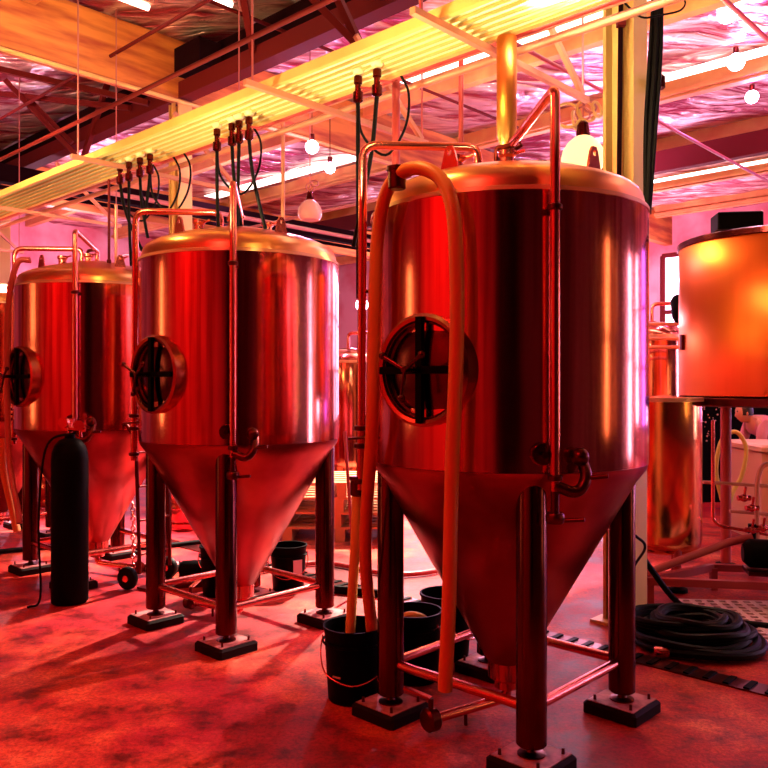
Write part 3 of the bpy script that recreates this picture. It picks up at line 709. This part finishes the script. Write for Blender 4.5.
def pendant(p, r, label, m, name='pendant_lamp'):
    t = thing(name, p, label, 'lamp')
    MB().lathe([(r*.75, -r*.75), (r*.98, -r*.45), (r, -r*.1), (r*.92, r*.25), (r*.7, r*.6), (r*.4, r*.85), (r*.25, r*.92)], 32).build('lamp_shade', m, t)
    MB().lathe([(r*.3, r*.88), (r*.32, r*1.0), (r*.25, r*1.5), (r*.15, r*1.6)], 20).build('lamp_housing', leg_steel, t)
    h = MB(); h.torus((0, 0, r*1.95), r*.33, .008, 18, Matrix.Rotation(R(90), 4, 'X')); h.torus((r*.35, .02, r*2.3), r*.3, .008, 18, Matrix.Rotation(R(70), 4, 'X'))
    h.cyl((0, 0, r*1.6), (0, 0, ZR-.15-p[2]), .006, n=6)
    h.build('lamp_hook', rod_m, t)
    return t
pendant(px(310, 211, 8.2), .125, 'glass dome pendant lamp hanging above the middle tank, right side', glass_lamp)
t = pendant(px(583, 156, 6.3), .17, 'glowing globe pendant lamp behind the top of the nearest tank', glow_y)
c = MB()
for i, (dx, dz, rr) in enumerate([(-.12, .32, .10), (.03, .36, .085), (.12, .38, .06), (-.05, .30, .07)]):
    c.torus((dx, .02*i, dz), rr, .012, 20, Matrix.Rotation(R(80), 4, 'X') @ Matrix.Rotation(R(20*i), 4, 'Y'))
c.build('coiled_cord', yellowp, t)
lamp('POINT', 'globe_light', px(583, 156, 6.3)+Vector((0, 0, -.35)), 35, (1, .5, .2), .1)
# tube lights in B direction over the timber beam
for i, (u, v0, v1, lab) in enumerate([(6.7, 1.9, 3.9, 'long white tube light along the timber beam at the top left'), (6.1, 3.2, 4.4, 'shorter white tube light nearer the dark beam hanger, top left')]):
    t = thing('tube_light', W(u, (v0+v1)/2, 5.0), lab, 'lamp', 'tube lights')
    MB().cyl(W(u, v0, 0)-W(u, (v0+v1)/2, 0), W(u, v1, 0)-W(u, (v0+v1)/2, 0), .03).build('tube', tube_m, t)
    MB().bar(W(u, v0-.03, .05)-W(u, (v0+v1)/2, 0), W(u, v1+.03, .05)-W(u, (v0+v1)/2, 0), .09, .05).build('fixture', strut_m, t, smooth=False)

# overhead pipes
def opipe(a, b, r, m, label):
    a = Vector(a); b = Vector(b); t = thing('overhead_pipe', (a+b)/2, label, 'pipe', 'thin pipes under the roof')
    MB().cyl(a-(a+b)/2, b-(a+b)/2, r, n=10).build('pipe_tube', m, t)
opipe(W(7.38, -4, 4.49), W(7.38, 12, 4.49), .02, yellowp, 'yellow pipe along the lower edge of the timber beam')
opipe(W(12, 3.9, 4.75), W(-3, 3.9, 4.75), .018, beam_red, 'thin dark pipe running from mid left up to the top, parallel to the tank row')
opipe(W(6.0, -1, 4.9), W(6.0, 9, 4.9), .018, beam_red, 'thin dark pipe crossing the timber beam corner at the top left')
opipe(W(2.2, 5.0, 4.3), W(2.2, 14, 4.3), .02, hose_rd, 'thin red pipe slanting down right behind the nearest tank top')
opipe(W(3.6, 4.9, 4.2), W(3.6, 15, 4.2), .018, hose_rd, 'thin red pipe slanting over the bright ceiling between two tanks')
opipe(W(-.4, 5.4, 4.75), W(-.4, 14, 4.75), .02, hose_or, 'orange pipe slanting under the purlins at the upper right')
opipe(W(14, 7.5, 3.9), W(4, 7.5, 3.9), .02, strut_m, 'pale pipe far behind the middle tank running along the row')
opipe(W(9.2, 4, 3.85), W(9.2, 13, 3.85), .03, strut_m, 'pale pipe crossing behind the left tank')
opipe(W(10.5, 3, 4.0), W(10.5, 13, 4.0), .03, beam_dk, 'dark pipe crossing behind the left tank')

# junction box and cables at the near column
t = thing('cable_bundle', px(646, 210, 4.85), 'bundle of thick black cables hanging along the yellow column', 'cable')
for i, (dx, r) in enumerate([(0, .022), (.035, .014), (-.03, .012)]):
    base = px(646, 210, 4.85)
    p = [px(647+dx*60, 214, 4.85)-base, px(650+dx*150, 130, 4.85)-base, px(655+dx*160, 50, 4.85)-base, px(658+dx*100, -30, 4.85)-base]
    MB().tube(spline(p, 6), r, 8).build('cable', blackrub, t)
t = thing('column_conduit', px(619, 190, 4.82), 'dark conduit running up the face of the yellow column', 'conduit')
base = px(619, 190, 4.82)
MB().cyl((0, 0, 0), px(621, -20, 4.82)-base, .014).build('conduit_tube', beam_dk, t)
MB().box(px(621, 20, 4.80)-base, (.05, .04, .08)).build('junction_box', beam_red, t, smooth=False)
t = thing('cable_loop', px(640, 10, 4.7), 'thin black cable loops at the top of the yellow column', 'cable')
MB().tube(spline([(-.1, 0, .05), (0, -.02, -.05), (.12, 0, -.03), (.24, 0, .0), (.26, 0, .06), (.16, 0, .1)], 6), .006, 6).build('cable', blackrub, t)
t = thing('junction_box', px(657, 82, 5.0), 'small red electrical box on the right of the yellow column cables', 'electrical box')
MB().bbox((0, 0, 0), (.09, .06, .08), .01).build('box_body', beam_red, t, smooth=False)
MB().cyl((.04, 0, 0), (.04, .4, .02), .012).build('box_arm', beam_red, t)

# ------------------------------------------------------------------ right side: big vessel, tanks, skid, tote, person
t = thing('brew_kettle', (3.12, 6.3, 0), 'wide orange-lit steel vessel raised on legs at the right edge', 'tank')
MB().lathe([(.0001, 1.40), (.72, 1.40), (.75, 1.41), (.75, 2.60), (.745, 2.61), (.0001, 2.75)], 96).build('shell', kettle_steel, t)
MB().lathe([(.755, 2.575), (.765, 2.58), (.765, 2.62), (.745, 2.63), (.74, 2.61)], 96, close=True).build('top_ring', leg_steel, t)
MB().lathe([(.0001, 1.33), (.74, 1.33), (.762, 1.34), (.762, 1.39), (.74, 1.405)], 64).build('base_ring', dark_steel, t)
for p in [(-.30, .30), (.5, -.4), (-.45, -.52+.9), (.45, .45)]:
    if p == (-.45, -.52+.9): continue
    l = MB().cyl((p[0], p[1], .02), (p[0], p[1], 1.34), .042).build('leg', hose_rd, t); MB().lathe([(.08, 0), (.08, .02), (.045, .03)], 18, Matrix.Translation((p[0], p[1], 0))).build('foot_pad', black, l)
d = (Vector((0, 0, 0))-Vector((3.12, 6.3, 0))); d.normalize(); dd = (Matrix.Rotation(R(-66), 3, 'Z') @ d)
MB().box(dd*.76+Vector((0, 0, 1.83)), (.03, .04, .12)).build('latch', dark_steel, t, smooth=False)
t = thing('control_box', (2.71, 6.15, 2.665), 'black box sitting on top of the orange-lit vessel at the right', 'box')
MB().bbox((0, 0, .075), (.33, .22, .13), .008, R(-8)).build('box_body', black, t, smooth=False)
MB().lathe([(.03, 0), (.03, .02)], 10).build('box_foot', dark_steel, t)
t = thing('process_tank', (2.10, 6.02, 0), 'gold-lit narrow upright tank on short legs beneath and left of the vessel', 'tank')
MB().lathe([(.0001, .23), (.12, .235), (.22, .26), (.265, .30), (.275, .34), (.275, 1.38), (.0001, 1.42)], 64).build('shell', process_steel, t)
MB().lathe([(.275, 1.37), (.289, 1.37), (.289, 1.40), (.275, 1.40)], 48, close=True).build('flange', band_steel, t)
for az in (200, 275, 50):
    p = Vector((.24*math.cos(R(az)), .24*math.sin(R(az)), 0)); l = MB().cyl((p.x, p.y, .04), (p.x, p.y, .32), .028).build('leg', hose_rd, t)
    MB().lathe([(.07, 0), (.07, .025), (.03, .04)], 18, Matrix.Translation(p)).build('foot_pad', black, l)
def brite(p, r, h, label, m=steel):
    t = thing('storage_tank', p, label, 'tank', 'tanks standing in the background')
    MB().lathe([(r, .3), (r, h), (r*.97, h+.04), (r*.7, h+.13), (.0001, h+.18)], 48).build('shell', m, t)
    MB().lathe([(r, h-.01), (r+.015, h-.01), (r+.015, h+.02), (r, h+.02)], 48, close=True).build('rim_band', band_steel, t)
    for az in (45, 135, 225, 315):
        q = (r*.8*math.cos(R(az)), r*.8*math.sin(R(az))); l = MB().cyl((q[0], q[1], .0), (q[0], q[1], .32), .03, n=12).build('leg', leg_steel, t)
    MB().tube(fillet([(0, 0, h+.15), (0, 0, h+.35), (r*.9, -.1, h+.35), (r+.06, -.1, h+.2), (r+.06, -.1, .7)], .06), .02, 10).build('pipe', pipe_steel, t)
    return t
brite((2.78, 8.3, 0), .33, 1.98, 'pale pink upright tank behind the golden tank, left of the raised vessel')
brite((-.42, 9.4, 0), .40, 1.75, 'upright tank in the background seen in the gap between the two nearest tanks')
brite((-5.4, 10.6, 0), .5, 1.7, 'upright tank in the background at the far left')
brite((1.5, 12.5, 0), .5, 1.6, 'small upright tank far behind the nearest tank, right of its legs')

# distant duct cluster / motor on rail (dark) left of the vessel
t = thing('pipe_rack', (2.75, 7.6, 2.05), 'cluster of pink pipes and a black motor left of the raised vessel', 'pipes')
g = MB()
for zz in (.02, -.12, -.2): g.cyl((-.5, 0, zz), (.3, 0, zz), .018)
g.cyl((-.3, 0, -.8), (-.3, 0, .3), .02); g.cyl((.08, 0, -.8), (.08, 0, .3), .02); g.build('rack_pipes', strut_m, t)
MB().lathe([(.0001, -.12), (.07, -.12), (.085, -.08), (.085, .08), (.06, .12), (.0001, .12)], 20, orient(Vector((.03, -.1, .16)), (0, .3, 1))).build('motor', black, t)

# pump skid at the right edge
t = thing('pump_skid', (2.55, 5.55, 0), 'low steel pump skid with dark motor on the floor at the right edge', 'pump')
f = MB()
f.bar((-.78, -.10, .16), (.7, -.36, .16), .05, .05); f.bar((-.78, -.10, .16), (-.15, .3, .16), .05, .05); f.bar((-.15, .3, .16), (1.0, .1, .16), .05, .05); f.bar((.1, -.25, .16), (.5, .2, .16), .05, .05)
for p in ((-.74, -.1), (-.15, .28), (.62, -.34), (.1, -.24), (.9, .11)): f.bar((p[0], p[1], 0), (p[0], p[1], .16), .045, .045)
f.build('skid_frame', hose_rd, t, smooth=False)
M = orient(Vector((.12, .0, .32)), (1, -.25, 0))
MB().lathe([(.0001, -.17), (.06, -.17), (.095, -.13), (.1, -.12), (.1, .12), (.09, .15), (.0001, .16)], 24, M).build('motor', black, t)
MB().lathe([(.04, .15), (.04, .2), (.10, .21), (.11, .24), (.11, .3), (.04, .31), (.04, .36)], 24, M).build('pump_head', pipe_steel, t)
b = MB().box((.12, 0, .20), (.3, .22, .03), R(-14)); b.build('motor_base', dark_steel, t, smooth=False)
MB().tube(fillet([(-.75, -.08, .21), (-.1, .12, .38), (0.05, .1, .42)], .06), .028, 12).build('suction_pipe', hose_rd, t)

t = thing('pipe_manifold', (2.75, 6.25, 0), 'stacked horizontal pink steel pipes with valves in front of the pale bin', 'pipes')
def PL(x, y, d=6.3): return px(x, y, d)-Vector((2.75, 6.25, 0))
MB().tube(fillet([PL(713, 420), PL(713, 520), PL(720, 526), PL(800, 540)], .05), .014, 10).build('curved_pipe', pipe_steel, t)
for (x0, y0, x1, y1, dd_) in [(703, 482, 800, 488, 6.35), (730, 511, 800, 517, 6.35), (728, 540, 760, 543, 6.4)]:
    MB().cyl(PL(x0, y0, dd_), PL(x1, y1, dd_), .014).build('cross_pipe', band_steel, t)
MB().tube(fillet([PL(757, 560, 6.3), PL(757, 480, 6.3), PL(762, 464, 6.3), PL(790, 464, 6.3)], .06), .018, 10).build('riser_pipe', band_steel, t)
g = MB()
for x, y in ((744, 498), (752, 508), (752, 530), (763, 528)):
    c = PL(x, y, 6.28); g.ball(c, .032, 12, 8); g.cyl(c, c+Vector((.0, -.03, .09)), .010); g.cyl(c+Vector((-.05, 0, 0)), c+Vector((.05, 0, 0)), .022)
g.build('valves', pipe_steel, t)
MB().cyl(PL(752, 600-22, 6.3), PL(752, 524, 6.3), .03).build('stand_post', black, t)

t = thing('plastic_bin', (3.98, 7.85, 0), 'large pale orange plastic bin at the right edge in front of the person', 'bin')
g = MB(); g.bbox((0, 0, .50), (.88, .8, .80), .05); g.build('bin_body', bin_m, t, smooth=False)
MB().bbox((0, 0, .90), (.94, .86, .06), .02).build('bin_rim', bin_m, t, smooth=False)
g = MB()
for x in (-.36, 0, .36): g.box((x, 0, .05), (.12, .8, .10))
g.build('bin_feet', bin_m, t, smooth=False)
g = MB()
for x, z in ((-.3, .78), (-.22, .70)): g.lathe([(.03, 0), (.03, .02), (.0001, .02)], 12, orient(Vector((x, -.41, z)), (0, -1, 0)))
g.build('bin_bungs', dark_steel, t)
t = hose('yellow_hose', [px(722, 500, 7.4), px(716, 470, 7.4), px(722, 440, 7.4), px(736, 432, 7.4), px(746, 448, 7.4), px(742, 475, 7.4), px(733, 492, 7.4), px(725, 520, 7.3), px(723, 548, 7.3)], .02,
     mat('yellow_rubber', (.9, .75, .15), 0, .5), 'yellow hose looped beside the pale plastic bin')
# dark shelving with glinting small stock far behind
t = thing('dark_shelving', (4.30, 10.4, 0), 'dark stock rack with small glints seen between the golden tank and the vessel leg', 'shelf')
g = MB(); g.box((0, 0, .85), (2.2, .5, 1.7)); g.build('rack_body', black, t, smooth=False)
g = MB()
for i in range(150): g.ball((random.uniform(-1.05, 0), -.255, random.uniform(.7, 1.65)), random.uniform(.004, .014), 6, 4)
tag(g.build('small_stock', strut_m, t), kind='stuff')

# the person, bent forward behind the bin, facing left
def person():
    t = thing('person', (4.22, 8.9, 0), 'person in pink shirt bending forward behind the pale bin', 'person')
    t.scale = (.93,)*3
    J = {}; V = []; E = []; RR = []
    def j(n, p, r, par=None):
        J[n] = len(V); V.append(p); RR.append(r)
        if par is not None: E.append((J[par], J[n]))
    j('pelvis', (.22, .05, .88), .14); j('belly', (.14, .03, .98), .135, 'pelvis'); j('chest', (.0, .0, 1.10), .15, 'belly'); j('neck0', (-.13, -.02, 1.17), .09, 'chest')
    j('neck', (-.17, -.02, 1.19), .055, 'neck0'); j('head0', (-.21, -.02, 1.22), .06, 'neck')
    for s, n in ((-1, 'r'), (1, 'l')):
        y = .17*s
        j('sh'+n, (-.08, y, 1.14), .07, 'neck0'); j('ua'+n, (-.12, y*1.25, 1.02), .05, 'sh'+n); j('el'+n, (-.14, y*1.35, .90), .043, 'ua'+n)
        j('fa'+n, (-.22, y*1.2, .84), .038, 'el'+n); j('wr'+n, (-.31, y*1.0, .83), .027, 'fa'+n); j('pa'+n, (-.38, y*.95, .82), .032, 'wr'+n)
        for k, L_ in enumerate((.075, .085, .08, .062)):
            yy = y*.95+(k-1.5)*.019; j('f%d%s' % (k, n), (-.40, yy, .82), .010, 'pa'+n); j('g%d%s' % (k, n), (-.40-L_*.6, yy, .812), .009, 'f%d%s' % (k, n)); j('h%d%s' % (k, n), (-.40-L_, yy, .795), .008, 'g%d%s' % (k, n))
        j('t0'+n, (-.37, y*.95-.035*s, .81), .011, 'pa'+n); j('t1'+n, (-.41, y*.95-.05*s, .80), .009, 't0'+n)
        j('hp'+n, (.24, .10*s, .84), .10, 'pelvis'); j('th'+n, (.20, .11*s, .66), .085, 'hp'+n); j('kn'+n, (.12, .12*s, .46), .06, 'th'+n)
        j('ca'+n, (.13, .12*s, .32), .055, 'kn'+n); j('an'+n, (.16, .12*s, .09), .04, 'ca'+n); j('he'+n, (.16, .12*s, .04), .04, 'an'+n); j('to'+n, (-.03, .13*s, .035), .035, 'he'+n)
    me = bpy.data.meshes.new('body'); me.from_pydata(V, E, []); o = bpy.data.objects.new('body', me); col.objects.link(o); o.parent = t
    o.modifiers.new('skin', 'SKIN'); sv = me.skin_vertices[0].data
    for i, r in enumerate(RR): sv[i].radius = (r, r)
    sv[0].use_root = True
    ss = o.modifiers.new('sub', 'SUBSURF'); ss.levels = 2; ss.render_levels = 2
    me.materials.append(skin_m)
    # shirt: same surface grown a little, torso and sleeves only
    keep = ['pelvis', 'belly', 'chest', 'neck0', 'shr', 'uar', 'elr', 'shl', 'ual', 'ell']
    idx = {J[n]: k for k, n in enumerate(keep)}
    m2 = bpy.data.meshes.new('shirt'); m2.from_pydata([V[J[n]] for n in keep], [(idx[a], idx[b]) for a, b in E if a in idx and b in idx], [])
    s = bpy.data.objects.new('shirt', m2); col.objects.link(s); s.parent = t; s.modifiers.new('skin', 'SKIN')
    for k, n in enumerate(keep): r = RR[J[n]]+.014; m2.skin_vertices[0].data[k].radius = (r, r)
    m2.skin_vertices[0].data[0].use_root = True
    ss = s.modifiers.new('sub', 'SUBSURF'); ss.levels = 2; ss.render_levels = 2; m2.materials.append(shirt_m)
    keep = ['pelvis']+[a+n for n in 'rl' for a in ('hp', 'th', 'kn', 'ca', 'an')]
    idx = {J[n]: k for k, n in enumerate(keep)}
    m3 = bpy.data.meshes.new('trousers'); m3.from_pydata([V[J[n]] for n in keep], [(idx[a], idx[b]) for a, b in E if a in idx and b in idx], [])
    s = bpy.data.objects.new('trousers', m3); col.objects.link(s); s.parent = t; s.modifiers.new('skin', 'SKIN')
    for k, n in enumerate(keep): r = RR[J[n]]+.016; m3.skin_vertices[0].data[k].radius = (r, r)
    m3.skin_vertices[0].data[0].use_root = True
    ss = s.modifiers.new('sub', 'SUBSURF'); ss.levels = 2; ss.render_levels = 2; m3.materials.append(jeans_m)
    # head
    hc = Vector((-.245, -.02, 1.27)); g = MB(); n, m = 28, 20; vs = []; fs = []
    for k in range(m+1):
        ph = -PI/2+PI*k/m
        for i in range(n):
            th = 2*PI*i/n; x, y, z = math.cos(ph)*math.cos(th), math.cos(ph)*math.sin(th), math.sin(ph)
            X = x*.095; Y = y*(.072-.012*max(0, -z)); Z = z*.118
            if x < 0:                              # face side (towards -x)
                X -= .020*math.exp(-((y/.16)**2)-((z+.10)/.18)**2)        # nose
                X += .010*math.exp(-(((abs(y)-.36)/.16)**2)-((z-.08)/.12)**2)  # eye sockets
                X -= .007*math.exp(-((y/.3)**2)-((z+.45)/.08)**2)+.007*math.exp(-((y/.3)**2)-((z+.85)/.15)**2)
            vs.append(hc+Matrix.Rotation(R(-14), 3, 'Y') @ Vector((X, Y, Z)))
    for k in range(m):
        for i in range(n): fs.append((k*n+i, k*n+(i+1) % n, (k+1)*n+(i+1) % n, (k+1)*n+i))
    g.add(vs, fs)
    for s_ in (-1, 1): g.ball(hc+Vector((.01, .074*s_, -.005)), .028, 10, 6, (.6, .35, 1))
    g.build('head', skin_m, t, ang=80)
    e = MB()
    for s_ in (-1, 1): e.ball(hc+Vector((-.083, .026*s_, .018)), .010, 10, 6)
    e.build('eyes', hair_m, t)
    h = MB(); vs = []; fs = []
    for k in range(9):
        ph = R(-18+13.5*k)
        for i in range(24):
            th = 2*PI*i/24; x, y, z = math.cos(ph)*math.cos(th), math.cos(ph)*math.sin(th), math.sin(ph)
            f_ = 1.0 if x > -.25 or z > .62 else .86
            vs.append(hc+Vector((.012, 0, .01))+Vector((x*.103*f_, y*.082, z*.127)))
    for k in range(8):
        for i in range(24): fs.append((k*24+i, k*24+(i+1) % 24, (k+1)*24+(i+1) % 24, (k+1)*24+i))
    h.add(vs, fs); h.build('hair', hair_m, t, ang=80)
    return t
person()
